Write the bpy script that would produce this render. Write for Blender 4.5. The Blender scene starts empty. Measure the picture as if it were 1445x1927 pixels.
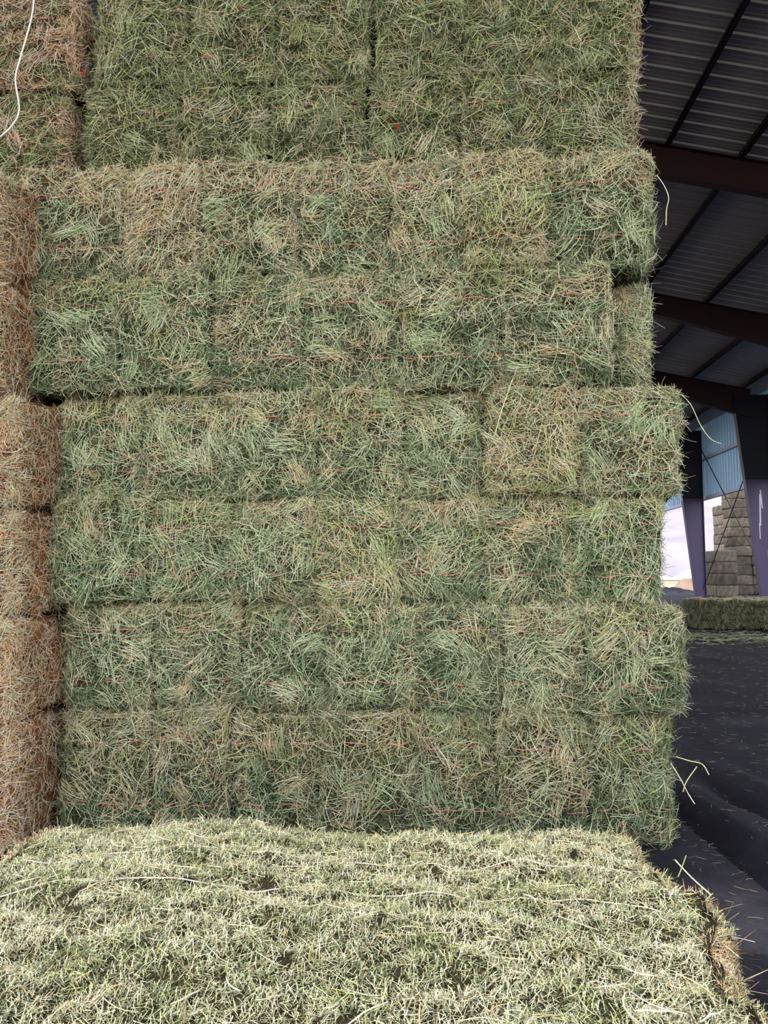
import bpy, math, random
import numpy as np
from mathutils import Matrix, Vector, Euler

random.seed(7)
RS = np.random.RandomState(11)
SC = bpy.context.scene
COL = SC.collection

# ------------------------------------------------------------------ camera
W, H, F = 1445.0, 1927.0, 1450.0
CAMZ = 1.087
cam_d = bpy.data.cameras.new('camera')
cam = bpy.data.objects.new('camera', cam_d)
COL.objects.link(cam)
cam.location = (0, 0, CAMZ)
cam.rotation_euler = (math.radians(90 + 4.79), 0, math.radians(3.53))
cam_d.sensor_fit = 'VERTICAL'
cam_d.sensor_height = 36
cam_d.sensor_width = 27
cam_d.lens = 36 * F / H
cam_d.clip_start = 0.05
cam_d.clip_end = 6000
SC.camera = cam
RM = Euler(cam.rotation_euler, 'XYZ').to_matrix()


def at(px, py, Y):
    d = RM @ Vector(((px - W / 2) / F, -(py - H / 2) / F, -1.0))
    t = Y / d.y
    return d.x * t, Y, CAMZ + d.z * t


def on_z(px, py, z=0.0):
    d = RM @ Vector(((px - W / 2) / F, -(py - H / 2) / F, -1.0))
    t = (z - CAMZ) / d.z
    return d.x * t, d.y * t, z


# ------------------------------------------------------------------ tagging
def tag(o, label=None, cat=None, group=None, kind=None):
    if label: o['label'] = label
    if cat: o['category'] = cat
    if group: o['group'] = group
    if kind: o['kind'] = kind
    return o


def empty(name, loc, label, cat, group=None, rz=0.0):
    o = bpy.data.objects.new(name, None)
    o.empty_display_size = 0.1
    COL.objects.link(o)
    o.location = loc
    o.rotation_euler = (0, 0, rz)
    return tag(o, label, cat, group)


# ------------------------------------------------------------------ materials
def srgb(r, g, b):
    f = lambda c: (c / 255 / 12.92) if c / 255 <= 0.04045 else ((c / 255 + 0.055) / 1.055) ** 2.4
    return np.array([f(r), f(g), f(b)])


class NT:
    def __init__(s, name):
        s.m = bpy.data.materials.new(name)
        s.m.use_nodes = True
        s.t = s.m.node_tree
        s.t.nodes.clear()
        s.out = s.n('ShaderNodeOutputMaterial')
        s.b = s.n('ShaderNodeBsdfPrincipled')
        s.l(s.b.outputs[0], s.out.inputs[0])

    def n(s, k, **kw):
        nd = s.t.nodes.new(k)
        for a, v in kw.items(): setattr(nd, a, v)
        return nd

    def l(s, a, b): s.t.links.new(a, b)

    def ramp(s, fac, stops):
        r = s.n('ShaderNodeValToRGB')
        e = r.color_ramp.elements
        e[0].position = stops[0][0]; e[0].color = (*stops[0][1], 1)
        e[1].position = stops[1][0]; e[1].color = (*stops[1][1], 1)
        for p, c in stops[2:]:
            x = e.new(p); x.color = (*c, 1)
        s.l(fac, r.inputs[0])
        return r.outputs[0]

    def coords(s, scale=(1, 1, 1)):
        tc = s.n('ShaderNodeTexCoord')
        mp = s.n('ShaderNodeMapping')
        mp.inputs['Scale'].default_value = scale
        s.l(tc.outputs['Object'], mp.inputs[0])
        return mp.outputs[0]

    def noise(s, vec, scale, detail=4, rough=0.6, dist=0.0):
        x = s.n('ShaderNodeTexNoise')
        x.inputs['Scale'].default_value = scale
        x.inputs['Detail'].default_value = detail
        x.inputs['Roughness'].default_value = rough
        x.inputs['Distortion'].default_value = dist
        s.l(vec, x.inputs['Vector'])
        return x.outputs['Fac']

    def mix(s, fac, a, b, mode='MIX'):
        x = s.n('ShaderNodeMix', data_type='RGBA', blend_type=mode)
        if isinstance(fac, float): x.inputs[0].default_value = fac
        else: s.l(fac, x.inputs[0])
        for i, v in ((6, a), (7, b)):
            if hasattr(v, 'is_linked') or hasattr(v, 'links'): s.l(v, x.inputs[i])
            else: x.inputs[i].default_value = (*v, 1)
        return x.outputs[2]

    def bump(s, h, strength, dist):
        x = s.n('ShaderNodeBump')
        x.inputs['Strength'].default_value = strength
        x.inputs['Distance'].default_value = dist
        s.l(h, x.inputs['Height'])
        s.l(x.outputs[0], s.b.inputs['Normal'])


def stem_mat(name, rough=0.5, spec=0.35):
    """cut stems: each stem carries its own colour as an attribute"""
    t = NT(name)
    a = t.n('ShaderNodeAttribute', attribute_name='hay')
    v = t.coords()
    n = t.noise(v, 60, 2)
    c = t.mix(0.35, a.outputs['Color'], t.ramp(n, [(0.3, (.55, .55, .55)), (0.7, (1, 1, 1))]), 'MULTIPLY')
    t.l(c, t.b.inputs['Base Color'])
    t.b.inputs['Roughness'].default_value = rough
    t.b.inputs['Specular IOR Level'].default_value = spec
    return t.m


def body_mat(name, bright=1.0):
    """pressed hay: fine criss-cross of chopped fibres"""
    t = NT(name)
    a = t.n('ShaderNodeAttribute', attribute_name='hay')
    v1 = t.coords((1, 1, 5)); v2 = t.coords((5, 1, 1)); v3 = t.coords((2.2, 1, 2.2))
    f1 = t.noise(v1, 55, 3, .7, 1.5); f2 = t.noise(v2, 55, 3, .7, 1.5); f3 = t.noise(v3, 90, 3, .7, 1.0)
    mx = t.n('ShaderNodeMath', operation='MAXIMUM'); t.l(f1, mx.inputs[0]); t.l(f2, mx.inputs[1])
    m2 = t.n('ShaderNodeMath', operation='MULTIPLY'); t.l(mx.outputs[0], m2.inputs[0]); t.l(f3, m2.inputs[1])
    r = t.ramp(m2.outputs[0], [(0.2, (.22, .22, .2)), (0.34, (.7, .7, .66)), (0.45, (1.15, 1.15, 1.1))])
    c = t.mix(1.0, a.outputs['Color'], r, 'MULTIPLY')
    t.l(c, t.b.inputs['Base Color'])
    t.b.inputs['Roughness'].default_value = 0.85
    t.b.inputs['Specular IOR Level'].default_value = 0.15
    t.bump(m2.outputs[0], 0.9, 0.012)
    return t.m


def flat_mat(name, rgb, rough=0.6, metal=0.0, vary=0.15, scale=3.0, spec=0.4):
    t = NT(name)
    v = t.coords()
    n = t.noise(v, scale, 5, .6)
    lo = tuple(np.array(rgb) * (1 - vary)); hi = tuple(np.minimum(np.array(rgb) * (1 + vary), 1))
    t.l(t.ramp(n, [(0.3, lo), (0.7, hi)]), t.b.inputs['Base Color'])
    t.b.inputs['Roughness'].default_value = rough
    t.b.inputs['Metallic'].default_value = metal
    t.b.inputs['Specular IOR Level'].default_value = spec
    return t.m


M_STEM = stem_mat('hay_stems')
M_LITTER = stem_mat('hay_litter', 0.38, 0.5)
M_BODY = body_mat('pressed_hay')
M_TWINE = flat_mat('red_twine', srgb(226, 134, 122), .6, 0, .2, 120)
M_KNOT = flat_mat('red_knot', srgb(175, 60, 50), .6, 0, .2, 120)
M_WHITE_TWINE = flat_mat('white_twine', srgb(236, 228, 214), .6, 0, .1, 120)
M_PALE_TWINE = flat_mat('pale_twine', srgb(222, 205, 190), .6, 0, .2, 100)

# ------------------------------------------------------------------ noise
class SineNoise:
    def __init__(s, seed, freq, n=9):
        r = np.random.RandomState(seed)
        d = r.normal(size=(n, 3)); d /= np.linalg.norm(d, axis=1)[:, None]
        s.k = d * freq * r.uniform(.55, 1.6, size=(n, 1)) * 2 * np.pi
        s.p = r.uniform(0, 2 * np.pi, n)
        s.n = n

    def __call__(s, P):
        return np.sin(P @ s.k.T + s.p).sum(1) / math.sqrt(s.n / 2.0)   # about unit variance


# ------------------------------------------------------------------ mesh building
def make_mesh(name, verts, quads, mats, col=None, midx=None, smooth=True, cname='hay'):
    me = bpy.data.meshes.new(name)
    nv, nf = len(verts), len(quads)
    k = quads.shape[1]
    me.vertices.add(nv)
    me.vertices.foreach_set('co', np.ascontiguousarray(verts, dtype=np.float32).ravel())
    me.loops.add(nf * k)
    me.loops.foreach_set('vertex_index', np.ascontiguousarray(quads, dtype=np.int32).ravel())
    me.polygons.add(nf)
    me.polygons.foreach_set('loop_start', np.arange(0, nf * k, k, dtype=np.int32))
    for m in mats: me.materials.append(m)
    if midx is not None: me.polygons.foreach_set('material_index', midx.astype(np.int32))
    me.polygons.foreach_set('use_smooth', np.full(nf, smooth, dtype=bool))
    me.update(calc_edges=True)
    if col is not None:
        a = me.color_attributes.new(cname, 'FLOAT_COLOR', 'POINT')
        c4 = np.ones((nv, 4), dtype=np.float32); c4[:, :3] = col
        a.data.foreach_set('color', c4.ravel())
    return me


def link(name, me, parent=None, loc=None):
    o = bpy.data.objects.new(name, me)
    COL.objects.link(o)
    if parent is not None: o.parent = parent
    if loc is not None: o.location = loc
    return o


def strands(P, N, T, L, R, C, K=3, curv=0.0, lift=0.0, off=0.0, flat=0.5, kink=0.0, rs=RS):
    """thin three-sided stems laid along T on a surface with normal N"""
    n = len(P)
    bc = lambda a: (np.zeros(n) + a)[:, None]
    B = np.cross(T, N); B /= np.linalg.norm(B, axis=1)[:, None] + 1e-9
    t = np.linspace(-.5, .5, K + 1)[None, :]
    s = t * bc(L)
    cB = bc(curv) * bc(L) * (t * t - .08)
    hN = bc(off) + bc(lift) * s
    ctr = P[:, None, :] + T[:, None, :] * s[..., None] + B[:, None, :] * cB[..., None] + N[:, None, :] * hN[..., None]
    if kink:
        ctr[:, 1:-1, :] += rs.normal(size=(n, K - 1, 3)) * kink * bc(L)[..., None]
    tap = np.interp(t[0], [-.5, -.3, .3, .5], [.75, 1, 1, .6])[None, :]
    rr = bc(R) * tap
    out = []
    roll = rs.uniform(0, 2 * np.pi, n)[:, None]
    for a in (0, 2.094, 4.189):
        ca = np.cos(a + roll); sa = np.sin(a + roll)
        out.append(ctr + N[:, None, :] * (rr * ca * flat)[..., None] + B[:, None, :] * (rr * sa)[..., None])
    V = np.stack(out, 2)                       # n, K+1, 3, 3
    V = V.reshape(-1, 3)
    base = (np.arange(n) * (K + 1) * 3)[:, None, None]
    k = (np.arange(K) * 3)[None, :, None]
    j = np.arange(3)[None, None, :]; j2 = (j + 1) % 3
    q = np.stack([base + k + j, base + k + j2, base + k + 3 + j2, base + k + 3 + j], -1).reshape(-1, 4)
    c = np.repeat(C, (K + 1) * 3, axis=0)
    return V, q, c


class Bag:
    def __init__(s): s.v = []; s.q = []; s.c = []; s.m = []; s.n = 0

    def add(s, V, q, c, m=0):
        s.v.append(V); s.q.append(q + s.n); s.c.append(c); s.m.append(np.full(len(q), m)); s.n += len(V)

    def mesh(s, name, mats):
        return make_mesh(name, np.concatenate(s.v), np.concatenate(s.q), mats, np.concatenate(s.c), np.concatenate(s.m))


# ------------------------------------------------------------------ colours of hay
G_DK = srgb(86, 95, 64); G_MD = srgb(140, 150, 104); G_PL = srgb(198, 205, 156); G_BL = srgb(122, 138, 104)
G_YL = srgb(168, 172, 98); G_WH = srgb(226, 230, 192)
S_PL = srgb(236, 226, 194); S_MD = srgb(212, 194, 146); S_TN = srgb(190, 160, 118); S_BR = srgb(126, 102, 76)
O_PL = srgb(244, 220, 196); O_MD = srgb(228, 182, 138); O_TN = srgb(208, 150, 96); O_BR = srgb(130, 88, 60)


def palette(kind):
    if kind == 'meadow': return [(G_DK, .14), (G_MD, .28), (G_YL, .16), (G_PL, .32), (S_MD, .10)]
    if kind == 'cool': return [(G_DK, .26), (G_BL, .34), (G_MD, .14), (G_PL, .18), (G_WH, .08)]
    if kind == 'cream': return [(S_PL, .42), (G_WH, .20), (G_PL, .20), (S_MD, .14), (S_TN, .04)]
    if kind == 'orange': return [(O_PL, .30), (O_MD, .28), (O_TN, .18), (O_BR, .08), (S_PL, .16)]
    if kind == 'straw': return [(S_PL, .34), (S_MD, .34), (S_TN, .17), (S_BR, .05), (G_PL, .10)]
    if kind == 'olive': return [(G_DK, .18), (G_MD, .28), (G_YL, .20), (G_PL, .22), (G_WH, .06), (S_MD, .06)]
    return [(G_DK, .16), (G_MD, .24), (G_PL, .28), (G_BL, .14), (G_WH, .14), (S_PL, .04)]


def pick(kind, n, rs):
    p = palette(kind)
    w = np.array([x[1] for x in p]); w /= w.sum()
    i = rs.choice(len(p), n, p=w)
    return np.stack([x[0] for x in p])[i]


def hay_colour(P, s, seed, base='green', alt='straw', rs=RS):
    """s: share of dry stems (0..1), patchy"""
    n = len(P)
    f = SineNoise(seed, 5.0)(P) * .22 + SineNoise(seed + 5, 16.0)(P) * .14
    dry = rs.uniform(size=n) < np.clip(s + f, 0, 1)
    c = np.where(dry[:, None], pick(alt, n, rs), pick(base, n, rs))
    return c * rs.uniform(.6, 1.22, (n, 1))


# ------------------------------------------------------------------ rounded, bulging bale surface
def cap(C, m=.80):
    """keep the stems below white without shifting their hue"""
    return C * np.minimum(1, m / (C.max(1, keepdims=True) + 1e-9))


class BaleShape:
    def __init__(s, hx, hy, hz, r, seed, bulge=.02, lump=.009):
        s.h = np.array([hx, hy, hz]); s.r = r; s.seed = seed; s.bulge = bulge; s.lump = lump
        s.n1 = SineNoise(seed, 2.6); s.n2 = SineNoise(seed + 1, 9.0); s.n3 = SineNoise(seed + 2, 26.0)

    def surf(s, p):
        """p on the plain box -> point and normal on the soft bale"""
        core = np.clip(p, -(s.h - s.r), s.h - s.r)
        d = p - core
        d /= np.linalg.norm(d, axis=1)[:, None] + 1e-9
        q = core + d * s.r
        u = p / s.h
        prod = np.ones(len(p))
        for i in range(3):
            on = np.abs(np.abs(u[:, i]) - 1) < 1e-4
            prod = prod * np.where(on, 1, 1 - np.clip(np.abs(u[:, i]), 0, 1) ** 2.5)
        disp = s.bulge * (prod - .5) + s.lump * (s.n1(q) * .8 + s.n2(q) * .7 + s.n3(q) * .3)
        return q + d * disp[:, None], d

    def body(s, cell):
        hx, hy, hz = s.h
        V = []; Q = []; n = 0
        for ax in range(3):
            o = [i for i in range(3) if i != ax]
            na = max(3, int(2 * s.h[o[0]] / cell)); nb = max(3, int(2 * s.h[o[1]] / cell))
            A, Bm = np.meshgrid(np.linspace(-1, 1, na + 1), np.linspace(-1, 1, nb + 1), indexing='ij')
            for sg in (-1, 1):
                p = np.zeros((A.size, 3))
                p[:, o[0]] = A.ravel() * s.h[o[0]]; p[:, o[1]] = Bm.ravel() * s.h[o[1]]; p[:, ax] = sg * s.h[ax]
                V.append(s.surf(p)[0])
                i = np.arange(na)[:, None] * (nb + 1) + np.arange(nb)[None, :]
                q = np.stack([i, i + nb + 1, i + nb + 2, i + 1], -1).reshape(-1, 4)
                flip = (sg == 1) if ax != 1 else (sg == -1)
                if not flip: q = q[:, ::-1]
                Q.append(q + n); n += A.size
        V = np.concatenate(V); Q = np.concatenate(Q)
        key = np.round(V * 2e4).astype(np.int64)
        _, first, inv = np.unique(key, axis=0, return_index=True, return_inverse=True)
        return V[first], inv.ravel()[Q]

    def sample(s, face, n, rs, lim=None):
        """face: 'front' (-y), 'back', 'left', 'right', 'top', 'bottom'; lim = ((a0,a1),(b0,b1)) in -1..1"""
        ax, sg = {'front': (1, -1), 'back': (1, 1), 'left': (0, -1), 'right': (0, 1), 'top': (2, 1), 'bottom': (2, -1)}[face]
        o = [i for i in range(3) if i != ax]
        (a0, a1), (b0, b1) = lim or ((-1, 1), (-1, 1))
        p = np.zeros((n, 3))
        p[:, o[0]] = rs.uniform(a0, a1, n) * s.h[o[0]]
        p[:, o[1]] = rs.uniform(b0, b1, n) * s.h[o[1]]
        p[:, ax] = sg * s.h[ax]
        return s.surf(p)

    def tangents(s, N, P, rs, spread, seed, freq=4.0, bias=None):
        """stems lie in swirls: a slow direction field plus scatter"""
        th = SineNoise(seed + 31, freq)(P) * 1.3 + rs.normal(size=len(P)) * spread
        if bias is not None: th = th * .7 + bias
        up = np.where(np.abs(N[:, 2:3]) > .8, np.array([[0, 1., 0]]), np.array([[0, 0, 1.]]))
        e1 = np.cross(up, N); e1 /= np.linalg.norm(e1, axis=1)[:, None] + 1e-9
        e2 = np.cross(N, e1)
        return e1 * np.cos(th)[:, None] + e2 * np.sin(th)[:, None]


def twine_loop(shape, z, rs, rad=.002, axis='z', off=.006, wav=.006):
    """a string round the bale in the plane z = const (or x-running over the top), pressed into the hay"""
    hx, hy, hz = shape.h
    pts = []
    n1 = 70
    if axis == 'z':
        for u in np.linspace(-1, 1, n1): pts.append((u * hx, -hy, z))
        for u in np.linspace(-1, 1, 40)[1:]: pts.append((hx, u * hy, z))
        for u in np.linspace(1, -1, 30)[1:]: pts.append((u * hx, hy, z))
        for u in np.linspace(1, -1, 40)[1:-1]: pts.append((-hx, u * hy, z))
    else:
        for u in np.linspace(-1, 1, 150): pts.append((u * hx, z, hz))
        for u in np.linspace(1, -1, 20)[1:]: pts.append((hx, z, u * hz))
        for u in np.linspace(1, -1, 60)[1:]: pts.append((u * hx, z, -hz))
        for u in np.linspace(-1, 1, 20)[1:-1]: pts.append((-hx, z, u * hz))
    p = np.array(pts, dtype=float)
    q, d = shape.surf(p)
    m = len(q)
    ph = rs.uniform(0, 6.28, 4)
    tt = np.linspace(0, 2 * np.pi, m, endpoint=False)
    w = np.sin(tt * 6 + ph[0]) + .6 * np.sin(tt * 13 + ph[1])
    q = q + d * (off + wav * w)[:, None]
    k = 2 if axis == 'z' else 1
    q[:, k] += .004 * np.sin(tt * 5 + ph[2]) + .003 * np.sin(tt * 11 + ph[3])
    # smooth a little: string is taut
    for _ in range(9): q = (np.roll(q, 1, 0) + q * 2 + np.roll(q, -1, 0)) / 4
    T = np.roll(q, -1, 0) - np.roll(q, 1, 0); T /= np.linalg.norm(T, axis=1)[:, None] + 1e-9
    B = np.cross(T, d); B /= np.linalg.norm(B, axis=1)[:, None] + 1e-9
    N = np.cross(B, T)
    rings = [q + rad * (math.cos(a) * N + math.sin(a) * B) for a in np.linspace(0, 2 * np.pi, 6)[:-1]]
    V = np.stack(rings, 1).reshape(-1, 3)
    i = np.arange(m)[:, None] * 5; i2 = ((np.arange(m) + 1) % m)[:, None] * 5
    j = np.arange(5)[None]; j2 = (j + 1) % 5
    Q = np.stack([i + j, i2 + j, i2 + j2, i + j2], -1).reshape(-1, 4)
    return V, Q


def tube(pts, rad, sides=6):
    """solid tube through points (closed ends)"""
    P = np.array(pts, dtype=float); m = len(P)
    T = np.gradient(P, axis=0); T /= np.linalg.norm(T, axis=1)[:, None] + 1e-9
    up = np.array([0, 0, 1.]) if abs(T[0, 2]) < .9 else np.array([1., 0, 0])
    B = np.cross(T, up); B /= np.linalg.norm(B, axis=1)[:, None] + 1e-9
    N = np.cross(B, T)
    r = np.zeros(m) + rad
    V = np.stack([P + r[:, None] * (math.cos(a) * N + math.sin(a) * B) for a in np.linspace(0, 2 * np.pi, sides + 1)[:-1]], 1).reshape(-1, 3)
    i = np.arange(m - 1)[:, None] * sides; j = np.arange(sides)[None]; j2 = (j + 1) % sides
    Q = np.stack([i + j, i + j2, i + sides + j2, i + sides + j], -1).reshape(-1, 4)
    return V, Q


# ------------------------------------------------------------------ a bale of the stack
def build_bale(x0, x1, z0, z1, yf, depth, label, group, s=.3, base='green', alt='straw', seed=1, rot=0.0,
               nfine=2300, nlong=430, twines=True, side=None, r=.047, tw_vis=1.0, dark=1.0, bottom=False, top_alt=0.0,
               side_alt=None, bleach=0.0):
    rs = np.random.RandomState(seed * 17 + 3)
    hx, hz, hy = (x1 - x0) / 2, (z1 - z0) / 2, depth / 2
    root = empty('hay_bale', ((x0 + x1) / 2, yf + hy, z0), label, 'hay bale', group, rot)
    sh = BaleShape(hx, hy, hz, r, seed, bulge=.020, lump=.0095)
    bag = Bag()
    Vb, Qb = sh.body(.022)
    cb = (G_DK * .85 * (1 - s) + S_BR * .9 * s) if base != 'orange' else O_BR * 1.5
    if base == 'olive': cb = (G_DK * .6 + G_YL * .2) * (1 - s) + S_BR * .9 * s
    f = np.clip(1 + .25 * SineNoise(seed + 9, 7)(Vb), .5, 1.6)
    bag.add(Vb, Qb, (np.zeros((len(Vb), 3)) + cb) * 1.15 * f[:, None] * dark, 0)

    def cover(face, n, Ls, Rs, K, lim=None, offs=(0, .012), lf=.12, sp=.75, cv=.5, kk=0.0, ss=s, bs=base, al=alt, fl=.6, bias=None, k=1.0):
        if n <= 0: return
        P, N = sh.sample(face, n, rs, lim)
        T = sh.tangents(N, P, rs, sp, seed, bias=bias)
        L = rs.uniform(*Ls, n) if not isinstance(Ls, np.ndarray) else Ls
        R = rs.uniform(*Rs, n)
        sl = ss
        if top_alt: sl = ss + top_alt * np.clip((P[:, 2] / hz - .35) / .5, 0, 1)
        if bleach:
            sl = sl + bleach * np.clip((P[:, 0] / hx - .72) / .2, 0, 1)
        if bs == 'green':
            # each bale: drier olive flakes in its upper part, shade under its bulge painted as cool green low down
            zz = P[:, 2] / hz + SineNoise(seed + 71, 3.0)(P) * .35
            C = hay_colour(P, sl, seed + 3, 'green', al, rs)
            zt = .55 if dark > .95 else -.1
            C = np.where((zz > zt)[:, None], hay_colour(P, sl + .12, seed + 3, 'olive', al, rs), C)
            C = np.where((zz < -.45)[:, None], hay_colour(P, sl * .6, seed + 3, 'cool', al, rs) * .95, C)
        else:
            C = hay_colour(P, sl, seed + 3, bs, al, rs)
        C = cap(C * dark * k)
        V, q, c = strands(P, N, T, L, R, C, K, curv=rs.normal(size=n) * cv, lift=rs.normal(size=n) * lf,
                          off=rs.uniform(*offs, n), flat=fl, kink=kk, rs=rs)
        bag.add(V, q, c, 1)

    cover('front', int(nfine * .95), (.014, .05), (.0008, .0016), 2, offs=(-.004, .009), lf=.32, sp=1.3, k=.80)
    cover('front', int(nlong * 1.3), (.035, .085), (.0009, .0017), 3, offs=(.003, .016), lf=.18, sp=1.0, kk=.010, cv=.2, k=1.25)
    cover('front', int(nlong * .42), (.06, .14), (.0010, .0017), 4, offs=(.010, .022), lf=.10, sp=.9, cv=.25, kk=.010, k=1.65)
    # tufts: sheaves of stems lying side by side
    for _ in range(9):
        m = rs.randint(10, 34)
        c0, n0 = sh.sample('front', 1, rs, ((-.9, .9), (-.95, .95)))
        th = rs.uniform(0, np.pi)
        P0 = c0 + np.stack([rs.normal(size=m) * .022, np.zeros(m), rs.normal(size=m) * .022], 1)
        P0[:, 0] = np.clip(P0[:, 0], -hx, hx); P0[:, 2] = np.clip(P0[:, 2], -hz, hz); P0[:, 1] = -hy
        P, N = sh.surf(P0)
        t_ = th + rs.normal(size=m) * .16
        T = np.stack([np.cos(t_), np.zeros(m), np.sin(t_)], 1)
        T -= N * (T * N).sum(1)[:, None]; T /= np.linalg.norm(T, axis=1)[:, None]
        dry = rs.uniform() < s * .9
        C = pick(alt if dry else base, m, rs) * .5 + pick(alt if dry else base, 1, rs) * .5
        C = cap(C * rs.uniform(.95, 1.35) * dark)
        V, q, c = strands(P, N, T, rs.uniform(.05, .13, m), rs.uniform(.001, .0018, m), C, 4, curv=rs.normal() * .3 + rs.normal(size=m) * .12,
                          lift=rs.normal(size=m) * .1, off=rs.uniform(.006, .02, m), flat=.6, kink=.006, rs=rs)
        bag.add(V, q, c, 1)
    # stems that reach over the joints
    for lim, bz in ((((-1, -.88), (-1, 1)), 0), (((.88, 1), (-1, 1)), 0), (((-1, 1), (-1, -.9)), 1.57), (((-1, 1), (.9, 1)), 1.57)):
        cover('front', 60, (.05, .13), (.0009, .0017), 4, lim=lim, offs=(.004, .022), lf=.25, sp=.55, cv=.5, kk=.014, bias=bz * (rs.uniform() < .5), k=1.1)
        cover('front', 170, (.02, .055), (.0008, .0016), 2, lim=lim, offs=(.0, .022), lf=.5, sp=1.2)
    # rims that turn back to the neighbours
    sd = side_alt or (s, base, alt)
    for fc in ('left', 'right'):
        cover(fc, int(nfine * .16), (.02, .05), (.0009, .0014), 2, lim=((-1, -.75), (-1, 1)), lf=.35, ss=sd[0], bs=sd[1], al=sd[2])
    for fc in ('top', 'bottom'):
        cover(fc, int(nfine * .12), (.02, .05), (.0009, .0014), 2, lim=((-1, 1), (-1, -.75)), lf=.35)
    if side:
        for fc in side:
            dk = .9 * depth / .4
            cover(fc, int(1300 * dk), (.02, .05), (.0009, .0016), 2, lf=.4, sp=1.0, offs=(0, .014), ss=sd[0], bs=sd[1], al=sd[2])
            cover(fc, int(300 * dk), (.05, .12), (.0009, .0017), 5, lf=.3, sp=.8, cv=.8, offs=(.006, .02), ss=sd[0], bs=sd[1], al=sd[2])
            # stems that stick out of the front corner
            cover(fc, 50, (.04, .10), (.0009, .0015), 5, lim=((-1, -.8), (-1, 1)), lf=.6, cv=.9, offs=(.01, .025), ss=sd[0], bs=sd[1], al=sd[2])
            cover('front', 60, (.05, .12), (.0009, .0016), 5, lim=((.8, 1) if fc == 'right' else (-1, -.8), (-1, 1)), bias=0 , sp=.5, lf=.4, cv=.9)
    me = bag.mesh('compressed_hay', [M_BODY, M_STEM])
    o = link('compressed_hay', me, root, (0, 0, hz))
    if twines:
        for sg in (1, -1):
            V, Q = twine_loop(sh, sg * hz * .48, rs, rad=.0019, off=.001 + .006 * tw_vis, wav=.0085)
            me = make_mesh('twine', V, Q, [M_TWINE])
            link('twine', me, root, (0, 0, hz))
    return root, sh


ORD = ['leftmost', 'second from left', 'third from left', 'fourth from left', 'fifth from left', 'sixth from left', 'rightmost']
YF = 3.25
rows_y = [300, 512, 733, 937, 1132, 1335, 1566]
rz = [at(650, y, YF)[2] for y in rows_y]
rz[-1] = 0.0
seams = [
    [50, 237, 378, 560, 730, 872, 1026, 1232],
    [44, 226, 395, 568, 752, 946, 1152, 1222],
    [108, 268, 431, 596, 758, 913, 1086, 1282],
    [100, 275, 435, 592, 752, 910, 1078, 1250],
    [124, 285, 452, 612, 780, 950, 1106, 1284],
    [120, 285, 434, 602, 780, 935, 1108, 1262],
]
straw = [
    [.50, 1.3, .50, .45, .50, .50, .22],
    [.15, .22, .35, .32, .25, .30, .22],
    [.25, .30, .15, .32, .22, .55, .42],
    [.12, .18, .22, .38, .32, .42, .18],
    [.22, .28, .08, .10, .22, .40, .22],
    [.40, .42, .28, .35, .28, .38, .12],
]
row_word = ['jutting wall top row', 'jutting wall second row', 'jutting wall third row',
            'jutting wall fourth row', 'row above the ground row', 'bottom row on the ground']
GR = 'hay bales of the tall green wall'
jn = [0] * 7
for i in range(6):
    jt = jn; jz = [random.uniform(-.012, .012) for _ in range(7)]; jn = jz
    for j in range(7):
        ym = (rows_y[i] + rows_y[i + 1]) / 2
        xa = at(seams[i][j], ym, YF)[0] - .002
        xb = at(seams[i][j + 1], ym, YF)[0] + .002
        yf = YF + random.uniform(-.028, .028)
        rot = random.uniform(-.02, .02)
        base = 'green'
        if (i, j) in ((0, 5), (2, 5), (3, 3)): base = 'olive'
        if (i, j) == (1, 6): yf += .16; rot = .12
        if (i, j) == (5, 6): yf += .02
        s = straw[i][j]
        look = 'straw-coloured' if s > .6 else ('green and tan' if s >= .38 else ('green' if s > .15 else 'dark green'))
        lab = f'{look} hay bale end, {ORD[j]} in the {row_word[i]}'
        side = ['right'] if j == 6 else (['left'] if j == 0 else None)
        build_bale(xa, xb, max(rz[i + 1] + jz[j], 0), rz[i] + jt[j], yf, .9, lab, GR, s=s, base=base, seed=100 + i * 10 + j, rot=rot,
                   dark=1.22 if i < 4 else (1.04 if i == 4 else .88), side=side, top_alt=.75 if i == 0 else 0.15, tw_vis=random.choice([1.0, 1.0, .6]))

# set-back bales above
YB = 3.50
top0 = rz[0]
ztop_seam = at(650, 150, YB)[2]
zr = [ztop_seam + .50, ztop_seam, top0]
tseams = [[184, 352, 524, 700, 872, 1040, 1203], [160, 338, 508, 690, 862, 1032, 1197]]
TO = ['leftmost', 'second from left', 'third from left', 'fourth from left', 'fifth from left', 'rightmost']
for i in range(2):
    for j in range(6):
        ym = 60 if i == 0 else 240
        xa = at(tseams[i][j], ym, YB)[0] + .003; xb = at(tseams[i][j + 1], ym, YB)[0] - .003
        rw = 'upper set-back row cut by the picture top' if i == 0 else 'lower set-back row just above the jutting wall'
        side = ['right'] if j == 5 else (['left'] if j == 0 else None)
        build_bale(xa, xb, zr[i + 1] + .002, zr[i] - .002, YB + random.uniform(-.012, .012), .9,
                   f'olive-green hay bale, {TO[j]} in the {rw}', 'set-back hay bales on top of the wall',
                   s=.22 if i else .16, base='olive', dark=.88, seed=300 + i * 10 + j, rot=random.uniform(-.015, .015), side=side, tw_vis=.3, r=.035,
                   side_alt=(.75, 'olive', 'orange') if j == 5 else None, bleach=1.2 if j == 5 else 0)

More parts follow.
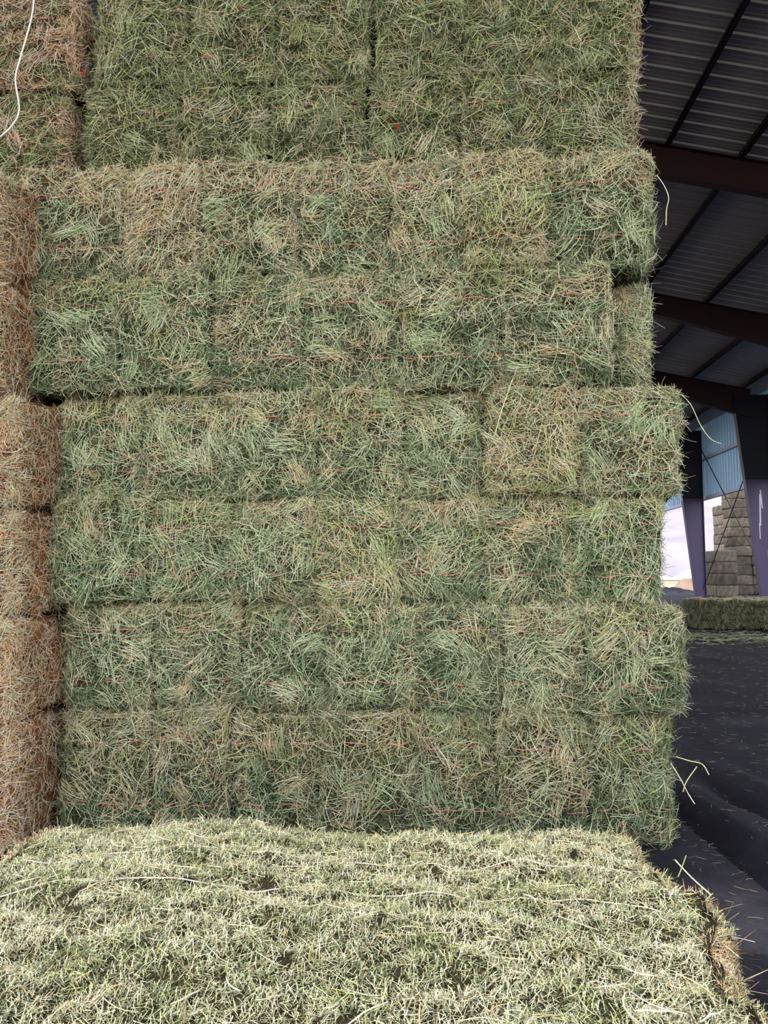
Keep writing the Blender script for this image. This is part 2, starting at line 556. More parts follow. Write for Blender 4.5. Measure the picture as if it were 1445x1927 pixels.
# top left bales beyond the dark gap
for i in range(2):
    ym = 60 if i == 0 else 240
    xb = at(152 if i == 0 else 130, ym, YB)[0]
    build_bale(xb - .50, xb, zr[i + 1] + .002, zr[i] - .002, YB - .02, .9,
               'tan hay bale at upper left behind the hanging white string' if i == 0 else
               'brownish green hay bale left of the dark gap, under the upper left bale',
               'bales left of the dark gap', s=.75 if i == 0 else .38, base='olive', alt='orange', seed=340 + i, side=['right'], tw_vis=0, r=.06,
               side_alt=(.6, 'olive', 'orange'), bleach=.3)

# left, sun-bleached column standing forward of the wall
lrows = [306, 520, 738, 952, 1160, 1362, 1600]
YL = 2.97
lz = [at(20, y, YL)[2] for y in lrows]; lz[-1] = 0
wordsL = ['topmost', 'second from the top', 'third from the top', 'fourth from the top', 'second from the ground', 'lowest']
for i in range(6):
    xr = -1.765 if i < 2 else -1.645
    xr += random.uniform(-.012, .006)
    build_bale(xr - .46, xr, lz[i + 1] + .002, lz[i] - .002, YL + random.uniform(-.01, .02), .95,
               f'bleached orange-tan hay bale of the left column, {wordsL[i]}', 'bleached bales of the left column',
               s=.55, base='orange', alt='straw', seed=400 + i, side=['right'], r=.06, tw_vis=.5, side_alt=(.4, 'orange', 'straw'), dark=1.16,
               nfine=2000)

# ------------------------------------------------------------------ the foreground bale
def foreground_bale():
    rs = np.random.RandomState(901)
    x0, x1, y0, y1, z1 = -1.07, .515, .92, 2.20, .40
    hx, hy, hz = (x1 - x0) / 2, (y1 - y0) / 2, z1 / 2
    root = empty('hay_bale', ((x0 + x1) / 2, (y0 + y1) / 2, 0),
                 'large pale sunlit hay bale lying flat across the bottom foreground', 'hay bale')
    sh = BaleShape(hx, hy, hz, .06, 901, bulge=.03, lump=.0085)
    sh.n1 = SineNoise(76, 1.4, 14); sh.n2 = SineNoise(77, 8.0, 26); sh.n3 = SineNoise(78, 24.0, 26)
    bag = Bag()
    Vb, Qb = sh.body(.02)
    bag.add(Vb, Qb, np.zeros((len(Vb), 3)) + (G_DK * .35 + S_BR * .3), 0)

    def cover(face, n, Ls, Rs, K, lf, sp, offs, s=.55, cv=.4, base='meadow', alt='straw', lim=None, kk=0.0, fl=.5, k=1.0):
        P, N = sh.sample(face, n, rs, lim)
        # small hollows between the flakes stay bare and deep
        hol = SineNoise(55, 9, 22)(P) + .8 * SineNoise(56, 24, 22)(P)
        keep = hol > -2.3 + rs.normal(size=n) * .3
        P, N = P[keep], N[keep]; n = len(P)
        T = sh.tangents(N, P, rs, sp, 901, 3.0)
        C = hay_colour(P, s, 903, base, alt, rs) * k * rs.choice([.48, .85, 1.05, 1.3], n, p=[.22, .26, .3, .22])[:, None]
        V, q, c = strands(P, N, T, rs.uniform(*Ls, n), rs.uniform(*Rs, n), cap(C), K, curv=rs.normal(size=n) * cv,
                          lift=rs.normal(size=n) * lf, off=rs.uniform(*offs, n), flat=fl, kink=kk, rs=rs)
        bag.add(V, q, c, 1)

    cover('top', 105000, (.005, .017), (.0006, .0014), 1, .9, 1.6, (-.004, .013), s=.62, k=1.2, alt='cream')
    cover('top', 16000, (.012, .032), (.0006, .0012), 2, .5, 1.3, (.002, .016), s=.70, k=1.2, alt='cream')
    cover('top', 900, (.03, .075), (.0007, .0012), 4, .15, .9, (.008, .02), s=.6, kk=.012, k=1.15)
    cover('top', 260, (.03, .085), (.0013, .0022), 4, .10, .5, (.012, .022), s=1.2, kk=.012, k=1.35)
    for fc, al in (('right', 'orange'), ('left', 'orange')):
        cover(fc, 15000, (.012, .04), (.0008, .0014), 2, .7, 1.2, (-.002, .026), s=.75, alt='straw', k=1.15)
        cover(fc, 9000, (.010, .03), (.0008, .0014), 2, .8, 1.4, (-.002, .026), s=.75, alt=al, k=1.3, lim=((-1, 1), (.55, 1)))
        cover(fc, 900, (.04, .10), (.0008, .0015), 4, .7, .9, (.005, .02), s=.6, alt=al, kk=.012)
    cover('back', 3500, (.015, .05), (.0008, .0014), 2, .5, 1.2, (0, .014), s=.3)
    cover('front', 3500, (.015, .05), (.0008, .0014), 2, .5, 1.2, (0, .014), s=.3)
    cover('back', 500, (.04, .08), (.0008, .0014), 4, .9, 1.0, (.0, .02), s=.3, lim=((-1, 1), (.5, 1)), kk=.012)
    for V in bag.v:      # the flank bulges where a flake has slipped
        V[:, 0] += .065 * np.exp(-((V[:, 1] + hy + y0 - 1.72) / .17) ** 2) * np.clip(V[:, 0] / hx, 0, 1) ** 8
    me = bag.mesh('compressed_hay', [M_BODY, M_LITTER])
    link('compressed_hay', me, root, (0, 0, hz))
    for yy in (1.90, 1.70):
        V, Q = twine_loop(sh, yy - (y0 + y1) / 2, rs, rad=.0014, axis='x', off=.007, wav=.0035)
        link('twine', make_mesh('twine', V, Q, [M_PALE_TWINE]), root, (0, 0, hz))
    # tuft bulging from the right flank
    return root


foreground_bale()

# ------------------------------------------------------------------ loose stems and strings that stand out
def curve_pts(ctrl, n=24):
    c = np.array(ctrl, dtype=float)
    t = np.linspace(0, len(c) - 1, n)
    out = []
    for x in t:
        i = int(min(math.floor(x), len(c) - 2)); f = x - i
        p0 = c[max(i - 1, 0)]; p1 = c[i]; p2 = c[i + 1]; p3 = c[min(i + 2, len(c) - 1)]
        out.append(.5 * ((2 * p1) + (-p0 + p2) * f + (2 * p0 - 5 * p1 + 4 * p2 - p3) * f * f + (-p0 + 3 * p1 - 3 * p2 + p3) * f ** 3))
    return np.array(out)


V, Q = tube(curve_pts([at(66, -40, 3.42), at(60, 30, 3.42), at(38, 110, 3.41), at(29, 150, 3.41), at(36, 208, 3.40), at(18, 242, 3.40), at(-14, 268, 3.40)], 40), .0042, 6)
tag(link('hanging_string', make_mesh('hanging_string', V, Q, [M_WHITE_TWINE])),
    'loose white string hanging over the brown bales at upper left', 'string')

M_DRY = flat_mat('dry_stem', srgb(226, 222, 172), .5, 0, .12, 40)
M_GRN = flat_mat('green_stem', srgb(160, 178, 112), .5, 0, .12, 40)


def stray(name, ctrl, rad, mat, label):
    V, Q = tube(curve_pts(ctrl, 18), rad, 5)
    tag(link(name, make_mesh(name, V, Q, [mat])), label, 'stem', 'stray stems jutting from the bales')


stray('stray_stem', [at(1282, 742, 3.24), at(1300, 762, 3.2), at(1318, 800, 3.17), at(1337, 826, 3.15), at(1357, 835, 3.14)], .0014, M_DRY,
      'long bent pale stem jutting from the right edge toward the blue siding')
stray('stray_stem', [at(1236, 330, 3.24), at(1250, 350, 3.2), at(1258, 372, 3.18), at(1254, 395, 3.18), at(1253, 424, 3.18)], .0018, M_DRY,
      'pale stem hanging down off the upper right corner below the red rafter')
stray('stray_stem', [at(1262, 1436, 3.22), at(1280, 1465, 3.18), at(1294, 1492, 3.15), at(1307, 1513, 3.14)], .0019, M_DRY,
      'thick pale stem slanting down from the lower right edge over dark dirt')
stray('stray_stem', [at(1285, 1490, 3.15), at(1292, 1470, 3.14), at(1311, 1443, 3.14)], .0019, M_DRY,
      'short pale stem crossing the thick slanting stem at lower right')
stray('stray_stem', [at(1272, 1424, 3.2), at(1298, 1432, 3.17), at(1321, 1438, 3.15), at(1334, 1458, 3.14)], .0018, M_DRY,
      'curved pale stem reaching over the dirt above the thick slanting stem')
stray('stray_stem', [at(1270, 1618, 1.80), at(1302, 1652, 1.79), at(1338, 1684, 1.78)], .0014, M_DRY,
      'broad pale stem pointing down right off the foreground bale corner')
stray('stray_stem', [at(1276, 1650, 1.80), at(1284, 1630, 1.79), at(1291, 1610, 1.78)], .0011, M_GRN,
      'small greenish stem standing upright at the foreground bale corner')
stray('stray_stem', [at(1340, 1760, 1.62), at(1365, 1780, 1.6), at(1390, 1800, 1.58)], .0009, M_DRY,
      'thin pale stem slanting off the foreground bale right flank')
stray('stray_stem', [at(942, 722, 3.2), at(955, 700, 3.19), at(968, 660, 3.19), at(936, 820, 3.2)][:0] or
      [at(930, 822, 3.2), at(944, 772, 3.19), at(965, 712, 3.19)], .0019, M_DRY,
      'long straight whitish stem slanting across the middle of the bale wall')
# red knots
for (px, py, Y, lab) in ((748, 244, 3.465, 'small red twine knot in the olive bales near the picture top'),
                         (154, 141, 3.47, 'small red twine end in the dark gap at upper left')):
    c = np.array(at(px, py, Y))
    a = np.linspace(0, 5.5 * math.pi, 40)
    pts = c + np.stack([.006 * np.cos(a) + .0015 * a / 6, .004 * np.sin(a * 1.3), .012 * np.sin(a * .5 + .6) + .001 * a], 1)
    V, Q = tube(pts, .0026, 5)
    tag(link('twine_knot', make_mesh('twine_knot', V, Q, [M_KNOT])), lab, 'knot', 'red twine knots')

# ------------------------------------------------------------------ ground
def dirt_mat():
    t = NT('dark_dirt')
    v = t.coords()
    n1 = t.noise(v, 1.3, 6, .65, .6); n2 = t.noise(v, 14, 6, .7); n3 = t.noise(v, 90, 4, .7)
    c = t.ramp(n1, [(.3, tuple(srgb(33, 30, 35))), (.55, tuple(srgb(45, 42, 50))), (.75, tuple(srgb(66, 64, 72)))])
    c = t.mix(.5, c, t.ramp(n2, [(.35, (.45, .45, .45)), (.7, (1, 1, 1))]), 'MULTIPLY')
    # fine chaff ground into the dirt
    ch = t.ramp(n3, [(.66, (0, 0, 0)), (.74, (1, 1, 1))])
    c = t.mix(ch, c, tuple(srgb(96, 96, 88)))
    t.l(c, t.b.inputs['Base Color'])
    t.b.inputs['Roughness'].default_value = .95
    t.b.inputs['Specular IOR Level'].default_value = .1
    t.bump(n2, .5, .03)
    return t.m


def ground_h(X, Y):
    P = np.stack([X, Y * .55, X * 0], 1)
    n = SineNoise(5, .8)(P) * .006 + SineNoise(6, 2.2)(P) * .005
    P2 = np.stack([X * 1.0, Y * .25, X * 0], 1)
    h = n + SineNoise(8, 3.0)(P2) * .006 * np.exp(-((Y - 3) / 4) ** 2)
    # wheel ruts curving away to the right of the foreground bale
    for k, (xo, w, a) in enumerate(((1.02, .06, -.05), (1.20, .045, .035), (1.42, .07, -.05), (1.62, .05, .03))):
        xc = xo + .16 * np.sin((Y - 1.6) * 1.5) + .10 * (Y - 2)
        h = h + 1.5 * a * np.exp(-((X - xc) / w) ** 2) * np.exp(-np.clip(Y - 3.3, 0, 99) ** 2 / 1.2)
    near = np.clip((X - .66) / .25, 0, 1) + np.clip((Y - 4.4) / .5, 0, 1)
    far = np.exp(-(np.clip(Y - 25, 0, None) / 10) ** 2)
    return np.minimum(h, .03) * np.clip(near, 0, 1) * far - .012 * np.clip(near, 0, 1) - 0.001


def grid(x, y, hf):
    X, Y = np.meshgrid(x, y, indexing='ij')
    V = np.stack([X.ravel(), Y.ravel(), hf(X.ravel(), Y.ravel())], 1)
    nb = len(y)
    i = np.arange(len(x) - 1)[:, None] * nb + np.arange(nb - 1)[None]
    return V, np.stack([i, i + nb, i + nb + 1, i + 1], -1).reshape(-1, 4)


M_DIRT = dirt_mat()
xs = np.concatenate([np.linspace(-30, .5, 40), np.linspace(.52, 2.6, 110), np.linspace(2.7, 9, 60), np.linspace(9.5, 34, 40)])
ys = np.concatenate([np.linspace(-12, 1.2, 12), np.linspace(1.25, 4.6, 120), np.linspace(4.7, 20, 110), np.linspace(20.6, 64, 60)])
V, Q = grid(xs, ys, ground_h)
fl = link('floor', make_mesh('floor', V, Q, [M_DIRT])); fl['kind'] = 'structure'


def field_mat():
    t = NT('dry_field')
    v = t.coords((1, .25, 1))
    n1 = t.noise(v, .03, 5, .6); n2 = t.noise(v, .6, 4, .6)
    c = t.ramp(n1, [(.3, tuple(srgb(138, 124, 112))), (.6, tuple(srgb(150, 140, 116)))])
    c = t.mix(.3, c, t.ramp(n2, [(.35, (.6, .58, .58)), (.65, (1, 1, 1))]), 'MULTIPLY')
    t.l(c, t.b.inputs['Base Color']); t.b.inputs['Roughness'].default_value = 1
    t.b.inputs['Specular IOR Level'].default_value = 0
    return t.m


M_FIELD = field_mat()


def fh(X, Y):
    return -.16 - 0 * X


V1, Q1 = grid(np.linspace(-900, 1500, 40), np.linspace(-400, 900, 30), fh)
f2 = link('floor', make_mesh('floor', V1, Q1, [M_FIELD])); f2['kind'] = 'structure'

# far hills
def hill_mat():
    t = NT('pale_hill')
    v = t.coords((1, 1, 3))
    n = t.noise(v, .012, 6, .6, 1.5)
    c = t.ramp(n, [(.35, tuple(srgb(126, 119, 134))), (.5, tuple(srgb(138, 128, 137))), (.65, tuple(srgb(144, 134, 140)))])
    t.l(c, t.b.inputs['Base Color']); t.b.inputs['Roughness'].default_value = 1
    t.b.inputs['Specular IOR Level'].default_value = 0
    return t.m


def hh(X, Y):
    t = np.clip((Y - 620) / 600, 0, 1)
    P = np.stack([X, Y, X * 0], 1)
    return t ** .9 * (170 + 22 * SineNoise(3, .0022)(P) + 8 * SineNoise(4, .008)(P)) - .5


V, Q = grid(np.linspace(-700, 1400, 90), np.linspace(600, 1250, 50), hh)
hl = link('hillside', make_mesh('hillside', V, Q, [hill_mat()])); hl['kind'] = 'structure'
hl['label'] = 'pale hazy hillside beyond the shed'

M_ROAD = flat_mat('road', srgb(150, 150, 172), .8, 0, .05, .5)
V, Q = grid(np.linspace(-300, 700, 30), np.linspace(228, 262, 4), lambda X, Y: 0.12 + 0 * X)
rd = link('road', make_mesh('road', V, Q, [M_ROAD])); rd['kind'] = 'structure'


def box(x0, x1, y0, y1, z0, z1):
    V = np.array([(x, y, z) for x in (x0, x1) for y in (y0, y1) for z in (z0, z1)], dtype=float)
    Q = np.array([(0, 1, 3, 2), (4, 6, 7, 5), (0, 4, 5, 1), (2, 3, 7, 6), (0, 2, 6, 4), (1, 5, 7, 3)])
    return V, Q


class PB:
    def __init__(s): s.v = []; s.q = []; s.n = 0

    def add(s, VQ):
        V, Q = VQ
        s.v.append(np.asarray(V, dtype=float)); s.q.append(Q + s.n); s.n += len(V); return s

    def obj(s, name, mat, parent=None, smooth=False):
        me = make_mesh(name, np.concatenate(s.v), np.concatenate(s.q), [mat], smooth=smooth)
        return link(name, me, parent)


# scrub line and heaps by the field
def heap(name, cx, cy, rx, ry, h, mat, seed, label, cat):
    a = np.linspace(0, 2 * np.pi, 49)[:-1]; rr = np.linspace(0, 1, 14)
    V = []
    for r_ in rr:
        for t in a: V.append((cx + rx * r_ * math.cos(t), cy + ry * r_ * math.sin(t), 0))
    V = np.array(V)
    rad = np.repeat(rr, len(a))
    V[:, 2] = h * (1 - rad ** 2) ** 1.2 * (1 + .22 * SineNoise(seed, 1.3 / max(h, .3) * .4)(V)) - .06
    n = len(a)
    i = np.arange(len(rr) - 1)[:, None] * n; j = np.arange(n)[None]; j2 = (j + 1) % n
    Q = np.stack([i + j, i + n + j, i + n + j2, i + j2], -1).reshape(-1, 4)
    return tag(link(name, make_mesh(name, V, Q, [mat])), label, cat)


heap('dirt_mound', 16.4, 55, 2.3, 2.5, .34, M_DIRT, 61, 'low dark dirt mound beyond the tapered column at the shed edge', 'mound')
heap('earth_heap', 19.6, 60, 1.5, 1.5, .95, flat_mat('pale_earth', srgb(128, 106, 90), .95, 0, .25, 1.2), 62,
     'pale tan heap of earth at the foot of the left tapered column', 'mound')
M_SCRUB = flat_mat('dry_scrub', srgb(196, 180, 164), .95, 0, .25, .15)
V, Q = grid(np.linspace(-200, 600, 160), np.linspace(420, 440, 6),
            lambda X, Y: 4.5 * np.clip(1 - ((Y - 430) / 10) ** 2, 0, 1) + 1.8 * np.clip(1 - ((Y - 430) / 10) ** 2, 0, 1) * SineNoise(21, .05)(np.stack([X, Y, X * 0], 1)) - .1)
sc = link('scrub_band', make_mesh('scrub_band', V, Q, [M_SCRUB]))
tag(sc, 'pale band of dry scrub across the far field', 'scrub', kind='stuff')

# chaff lying on the dirt
def chaff():
    rs = np.random.RandomState(44)
    bag = Bag()
    n = 2600
    Y = 1.5 + rs.uniform(0, 1, n) ** 1.4 * 20
    X = .58 + rs.uniform(0, 1, n) * (.25 + .42 * Y)
    inb = (X > 5.4) & (Y > 16.3); X = np.where(inb, X * .4, X)
    Z = ground_h(X, Y) + .004
    P = np.stack([X, Y, Z], 1); N = np.zeros((n, 3)); N[:, 2] = 1
    th = rs.uniform(0, 6.28, n); T = np.stack([np.cos(th), np.sin(th), 0 * th], 1)
    L = rs.uniform(.012, .05, n) * (1 + Y * .06)
    V, q, c = strands(P, N, T, L, rs.uniform(.0006, .0011, n) * (1 + Y * .10), pick('straw', n, rs) * .42, 3, curv=rs.normal(size=n) * .8, flat=.6, rs=rs)
    bag.add(V, q, c)
    # drift of paler chaff in front of the lone bale
    n = 2600
    X = 5.2 + rs.normal(size=n) * 1.5; Y = 14.6 + rs.normal(size=n) * .8
    Y = np.where(Y > 16.4, 14.2, Y)
    Z = ground_h(X, Y) + .01
    P = np.stack([X, Y, Z], 1); N = np.zeros((n, 3)); N[:, 2] = 1
    th = rs.uniform(0, 6.28, n); T = np.stack([np.cos(th), np.sin(th), 0 * th], 1)
    V, q, c = strands(P, N, T, rs.uniform(.04, .12, n), rs.uniform(.003, .006, n), pick('green', n, rs) * .7, 2, curv=rs.normal(size=n) * .5, flat=.6, rs=rs)
    bag.add(V, q, c)
    o = link('chaff', bag.mesh('chaff', [M_STEM]))
    tag(o, 'thin scatter of broken straw over the dark dirt', 'straw', kind='stuff')


chaff()

# ------------------------------------------------------------------ the steel shed
M_STEEL = flat_mat('oxide_steel', srgb(44, 16, 22), .55, 0, .15, 1.5)
M_PURLIN = flat_mat('dark_purlin', srgb(26, 18, 22), .6, 0, .12, 2)
M_SHEET = flat_mat('roof_sheet', srgb(160, 157, 162), .42, .25, .05, .6)
M_COLLOW = flat_mat('column_grey_violet', srgb(74, 62, 94), .55, 0, .08, 1.0)
M_COLUP = flat_mat('column_near_black', srgb(22, 18, 28), .55, 0, .12, 1.0)
M_SIDING = flat_mat('blue_siding', srgb(170, 212, 252), .5, .0, .05, .4)
M_ROD = flat_mat('rod', srgb(46, 34, 46), .5, .3, .1, 3)
M_SCRATCH = flat_mat('bare_scratch', srgb(214, 210, 226), .6, 0, .1, 8)
SL = .222
RY = [15.4, 22.7, 29.8, 37.1, 44.4]
WX = 12.8


def roof_z(X): return 9.82 + CAMZ - SL * abs(X)


# ribbed roof, both slopes
def roof():
    prof = []
    Y = -2.9
    p = .355
    while Y < 45.2:
        prof += [(Y, 0), (Y + .10, 0), (Y + .112, -.008), (Y + .128, -.008), (Y + .14, 0), (Y + .215, 0), (Y + .227, -.008), (Y + .243, -.008),
                 (Y + .255, 0), (Y + .300, 0), (Y + .316, -.034), (Y + .339, -.034)]
        Y += p
    pr = np.array(prof)
    V = []; Q = []; n = 0
    for sg in (1, -1):
        for (xa, xb) in ((0, 13.1),):
            A = np.stack([np.full(len(pr), sg * xa), pr[:, 0], roof_z(xa) + .24 + pr[:, 1]], 1)
            B = np.stack([np.full(len(pr), sg * xb), pr[:, 0], roof_z(xb) + .24 + pr[:, 1]], 1)
            top = np.array([[0, 0, .012]])
            for off in (0, 1):
                V += [A + off * top, B + off * top]
                i = np.arange(len(pr) - 1)
                Q.append(np.stack([i, i + 1, i + 1 + len(pr), i + len(pr)], 1) + n)
                n += 2 * len(pr)
    me = make_mesh('ceiling', np.concatenate(V), np.concatenate(Q), [M_SHEET], smooth=False)
    o = link('ceiling', me); o['kind'] = 'structure'


roof()
pur_words = ['nearest the bale stack', 'second from the bale stack', 'third from the bale stack', 'fourth from the bale stack', 'fifth from the bale stack', 'outermost, along the shed wall']
for k, X in enumerate([3.48, 4.88, 6.33, 8.15, 10.05, 11.95]):
    z = roof_z(X)
    b = PB()
    b.add(box(X - .008, X + .008, -2.8, 44.9, z, z + .23))
    b.add(box(X - .09, X + .0, -2.8, 44.9, z + .0, z + .012))
    b.add(box(X - .0, X + .09, -2.8, 44.9, z + .212, z + .226))
    b.add(box(X - .09, X - .08, -2.8, 44.9, z + .0, z + .03))
    tag(b.obj('roof_purlin', M_PURLIN), f'dark purlin under the ribbed roof, {pur_words[k]}', 'purlin', 'roof purlins')


def rdepth(X):
    if X < 7: return .66
    return .66 + (X - 7) / 5.0 * .42


raf_words = ['nearest, dark red across the upper right', 'second, halfway up the right side', 'third, joining the right tapered column', 'fourth, deep in the shed, joining the left tapered column', 'last and farthest, mostly hidden behind the bales']
for k, Y in enumerate(RY):
    root = empty('roof_rafter', (0, Y, 0), f'sloping steel rafter, {raf_words[k]}', 'rafter', 'steel rafters')
    xsr = np.array([0., 4, 7, 9, 11, 12.2])
    top = np.array([roof_z(x) for x in xsr]); bot = top - np.array([rdepth(x) for x in xsr])

    def slab(za, zb, hw):
        V = []
        for x, a, c in zip(xsr, za, zb):
            for y in (-hw, hw):
                V += [(x, y, a), (x, y, c)]
        V = np.array(V); Q = []
        for i in range(len(xsr) - 1):
            o = i * 4
            for (a, c) in ((0, 1), (1, 3), (3, 2), (2, 0)):
                Q.append((o + a, o + c, o + 4 + c, o + 4 + a))
        Q.append((0, 2, 3, 1)); e = (len(xsr) - 1) * 4; Q.append((e, e + 1, e + 3, e + 2))
        return V, np.array(Q)
    b = PB(); b.add(slab(top, bot, .006))
    b.obj('web', M_STEEL, root)
    b = PB(); b.add(slab(top, top - .014, .11)); b.obj('flange', M_STEEL, root)
    b = PB(); b.add(slab(bot + .014, bot, .11)); b.obj('flange', M_STEEL, root)
    if k == 0:
        pass

# tapered columns on the right-hand wall line
split = 4.75  # column colour changes at this height: grey-violet below, near-black above


def column(Y, label):
    root = empty('tapered_column', (WX, Y, 0), label, 'column', 'tapered steel columns')
    ztop = roof_z(WX)
    wid = lambda z: .46 + (1.18 - .46) * z / (ztop - 1.0)

    def part(name, z0, z1, mat, yoff):
        b = PB()
        a0, a1 = -wid(z0), -wid(z1)
        V = []
        # web
        hw = .012
        V = [(a0, -hw, z0), (0, -hw, z0), (a1, -hw, z1), (0, -hw, z1), (a0, hw, z0), (0, hw, z0), (a1, hw, z1), (0, hw, z1)]
        Q = np.array([(0, 1, 3, 2), (4, 6, 7, 5), (0, 4, 5, 1), (2, 3, 7, 6), (0, 2, 6, 4), (1, 5, 7, 3)])
        b.add((np.array(V), Q))
        for (p0, p1) in (((a0, a1)), ((0, 0))):
            f = .125; t = .02
            V = [(p0 - t, -f, z0), (p0, -f, z0), (p1 - t, -f, z1), (p1, -f, z1), (p0 - t, f, z0), (p0, f, z0), (p1 - t, f, z1), (p1, f, z1)]
            b.add((np.array(V), Q))
        return b.obj(name, mat, root)
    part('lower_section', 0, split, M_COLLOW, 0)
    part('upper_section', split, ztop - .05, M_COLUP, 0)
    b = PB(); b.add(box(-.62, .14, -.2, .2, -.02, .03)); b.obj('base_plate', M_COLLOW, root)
    return root


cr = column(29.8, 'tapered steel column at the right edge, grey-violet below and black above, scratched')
b = PB()
for (x, z, w, h, a) in ((-.42, 3.6, .05, 1.2, .05), (-.36, 4.0, .04, .7, -.04), (-.46, 2.8, .03, .6, .02), (-.18, 1.1, .025, 1.9, .0)):
    V, Q = box(x - w / 2, x + w / 2, -.016, -.0122, z - h / 2, z + h / 2)
    V[:, 0] += (V[:, 2] - z) * a
    V[:, 0] += np.where(V[:, 2] > z, -.3 * w, .3 * w)
    b.add((V, Q))
b.obj('scratch_mark', M_SCRATCH, cr)
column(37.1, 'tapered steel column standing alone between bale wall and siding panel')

# ribbed siding on the upper wall
def siding():
    prof = []
    Y = 15.0
    while Y < 44.6:
        prof += [(Y, 0), (Y + .20, 0), (Y + .225, -.035), (Y + .285, -.035), (Y + .31, 0)]
        Y += .31
    pr = np.array(prof)
    z0, z1 = 4.72, roof_z(WX) + .2
    V = []; Q = []; n = 0
    for off in (0, .006):
        A = np.stack([WX + .14 + pr[:, 1] + off, pr[:, 0], np.full(len(pr), z0)], 1); B = A.copy(); B[:, 2] = z1
        V += [A, B]; i = np.arange(len(pr) - 1)
        Q.append(np.stack([i, i + 1, i + 1 + len(pr), i + len(pr)], 1) + n); n += 2 * len(pr)
    o = link('wall_right', make_mesh('wall_right', np.concatenate(V), np.concatenate(Q), [M_SIDING], smooth=False))
    o['kind'] = 'structure'


siding()
M_GIRT = flat_mat('girt', srgb(150, 160, 186), .5, .2, .08, 1)
for z, nm in ((4.66, 'trim_1'), (6.55, 'trim_2')):
    b = PB(); b.add(box(WX + .0, WX + .10, 15, 44.5, z, z + .012)); b.add(box(WX + .085, WX + .10, 15, 44.5, z, z + .2))
    b.add(box(WX + .0, WX + .012, 15, 44.5, z, z + .05))
    o = b.obj(nm, M_GIRT); o['kind'] = 'structure'
# cross bracing between the two columns
for (y0, z0, y1, z1, lab) in ((29.95, .9, 36.9, 7.2, 'thin bracing rod rising leftward from the scratched column foot to the left column head'),
                              (29.95, 6.6, 36.9, .5, 'thin bracing rod falling leftward from the scratched column head to the left column foot')):
    xo = WX - (.12 if z0 < 3 else .20)
    V, Q = tube([(xo, y0, z0), (xo, (y0 + y1) / 2, (z0 + z1) / 2), (xo, y1, z1)], .022, 6)
    tag(link('bracing_rod', make_mesh('bracing_rod', V, Q, [M_ROD])), lab, 'rod', 'cross bracing rods')

# ------------------------------------------------------------------ far bales
def far_bale_mesh(hx, hy, hz, seed, col, cell=.08, stems=0, lump=.02):
    rs = np.random.RandomState(seed)
    sh = BaleShape(hx, hy, hz, .035, seed, bulge=.015, lump=lump)
    bag = Bag()
    Vb, Qb = sh.body(cell)
    f = np.clip(1 + .2 * SineNoise(seed, 3)(Vb), .5, 1.5)
    bag.add(Vb, Qb, (np.zeros((len(Vb), 3)) + col) * f[:, None], 0)
    if stems:
        for fc in ('front', 'top', 'left'):
            P, N = sh.sample(fc, stems, rs)
            T = sh.tangents(N, P, rs, .5, seed, bias=1.3 if fc != 'top' else None)
            C = hay_colour(P, .5 if fc != 'top' else .9, seed, 'olive', 'straw', rs) * (.38 if fc != 'top' else 1.2)  # light from above painted in: top stems paler, front and left darker
            V, q, c = strands(P, N, T, rs.uniform(.04, .12, stems), rs.uniform(.002, .004, stems), np.minimum(C, .9), 2, lift=rs.normal(size=stems) * .3, off=.01, rs=rs)
            bag.add(V, q, c, 1)
    return bag.mesh('far_hay', [M_BODY, M_STEM])


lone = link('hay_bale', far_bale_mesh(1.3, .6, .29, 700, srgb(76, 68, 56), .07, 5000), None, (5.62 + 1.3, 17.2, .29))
tag(lone, 'single brown-green hay bale lying alone on the dark shed floor at right', 'hay bale')

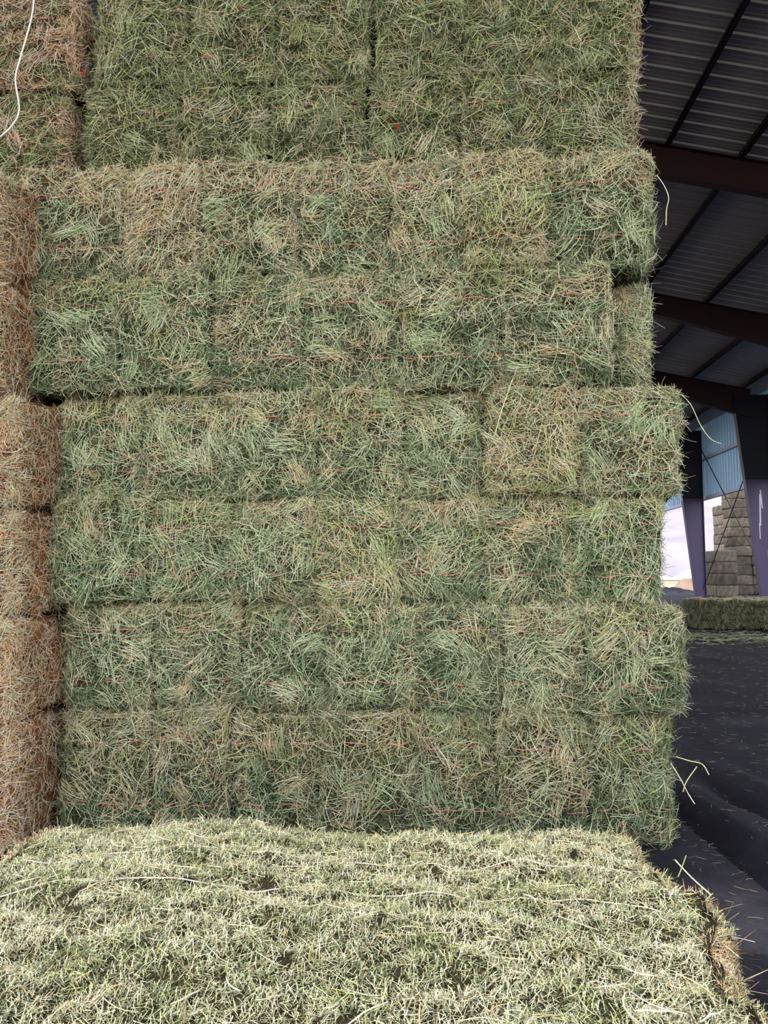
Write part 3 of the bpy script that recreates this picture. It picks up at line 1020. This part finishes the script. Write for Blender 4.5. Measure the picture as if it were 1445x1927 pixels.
cols = [srgb(120, 108, 98), srgb(130, 118, 106), srgb(108, 97, 88)]
mA = [far_bale_mesh(.61, .6, .29, 710 + k, cols[k],  .09, 0, .012) for k in range(3)]
mB = [far_bale_mesh(.58, .9, .31, 720 + k, cols[k] * 1.15,  .09, 0, .01) for k in range(3)]
cw = ['left', 'middle', 'right']
nth = ['bottom', 'second', 'third', 'fourth', 'fifth', 'sixth', 'seventh', 'eighth', 'ninth', 'tenth', 'top']
for c in range(3):
    for r_ in range(11):
        o = link('stacked_bale', mA[(c * 2 + r_) % 3], None, (18.75 + c * 1.24 + random.uniform(-.04, .04), 48.6 + random.uniform(-.06, .06), .29 + r_ * .583))
        tag(o, f'weathered bale in the tall outdoor stack, {cw[c]} column, {nth[r_]}{" layer" if r_ else " layer on the ground"}', 'hay bale', 'bales of the tall outdoor stack')
for r_ in range(9):
    o = link('stacked_bale', mB[r_ % 3], None, (18.95 + random.uniform(-.03, .03), 50.6, .31 + r_ * .625))
    tag(o, f'pale bale in the column behind the tall outdoor stack, {nth[r_] if r_ < 8 else "top"} layer', 'hay bale', 'bales behind the tall outdoor stack')
for r_ in range(4):
    o = link('stacked_bale', mB[(r_ + 1) % 3], None, (15.75 + random.uniform(-.03, .03), 43.3, .31 + r_ * .62))
    tag(o, f'brown bale in the short outdoor pile between the columns, {["bottom", "second", "third", "top"][r_]} layer', 'hay bale', 'bales of the short outdoor pile')

# ------------------------------------------------------------------ light
sun_d = bpy.data.lights.new('sun', 'SUN')
sun = bpy.data.objects.new('sun', sun_d)
COL.objects.link(sun)
el, az = math.radians(38), math.radians(60)
toward = Vector((-math.sin(az) * math.cos(el), -math.cos(az) * math.cos(el), math.sin(el)))
sun.rotation_euler = toward.to_track_quat('Z', 'Y').to_euler()
sun_d.energy = 3.6
sun_d.color = (1.0, .95, .88)
sun_d.angle = math.radians(.6)

w = bpy.data.worlds.new('sky'); SC.world = w
w.use_nodes = True
t = w.node_tree; t.nodes.clear()
wo = t.nodes.new('ShaderNodeOutputWorld'); bg = t.nodes.new('ShaderNodeBackground')
tc = t.nodes.new('ShaderNodeTexCoord'); sp = t.nodes.new('ShaderNodeSeparateXYZ'); rp = t.nodes.new('ShaderNodeValToRGB')
t.links.new(tc.outputs['Generated'], sp.inputs[0]); t.links.new(sp.outputs[2], rp.inputs[0])
e = rp.color_ramp.elements
e[0].position = 0.0; e[0].color = (1.0, .96, .92, 1)
e[1].position = 1.0; e[1].color = (.60, .74, 1.0, 1)
x = e.new(.25); x.color = (.90, .95, 1.0, 1)
t.links.new(rp.outputs[0], bg.inputs[0]); t.links.new(bg.outputs[0], wo.inputs[0])
bg.inputs[1].default_value = 2.5

vs = SC.view_settings
vs.view_transform = 'Standard'; vs.look = 'None'; vs.gamma = 1; vs.use_curve_mapping = False
vs.exposure = 0.55
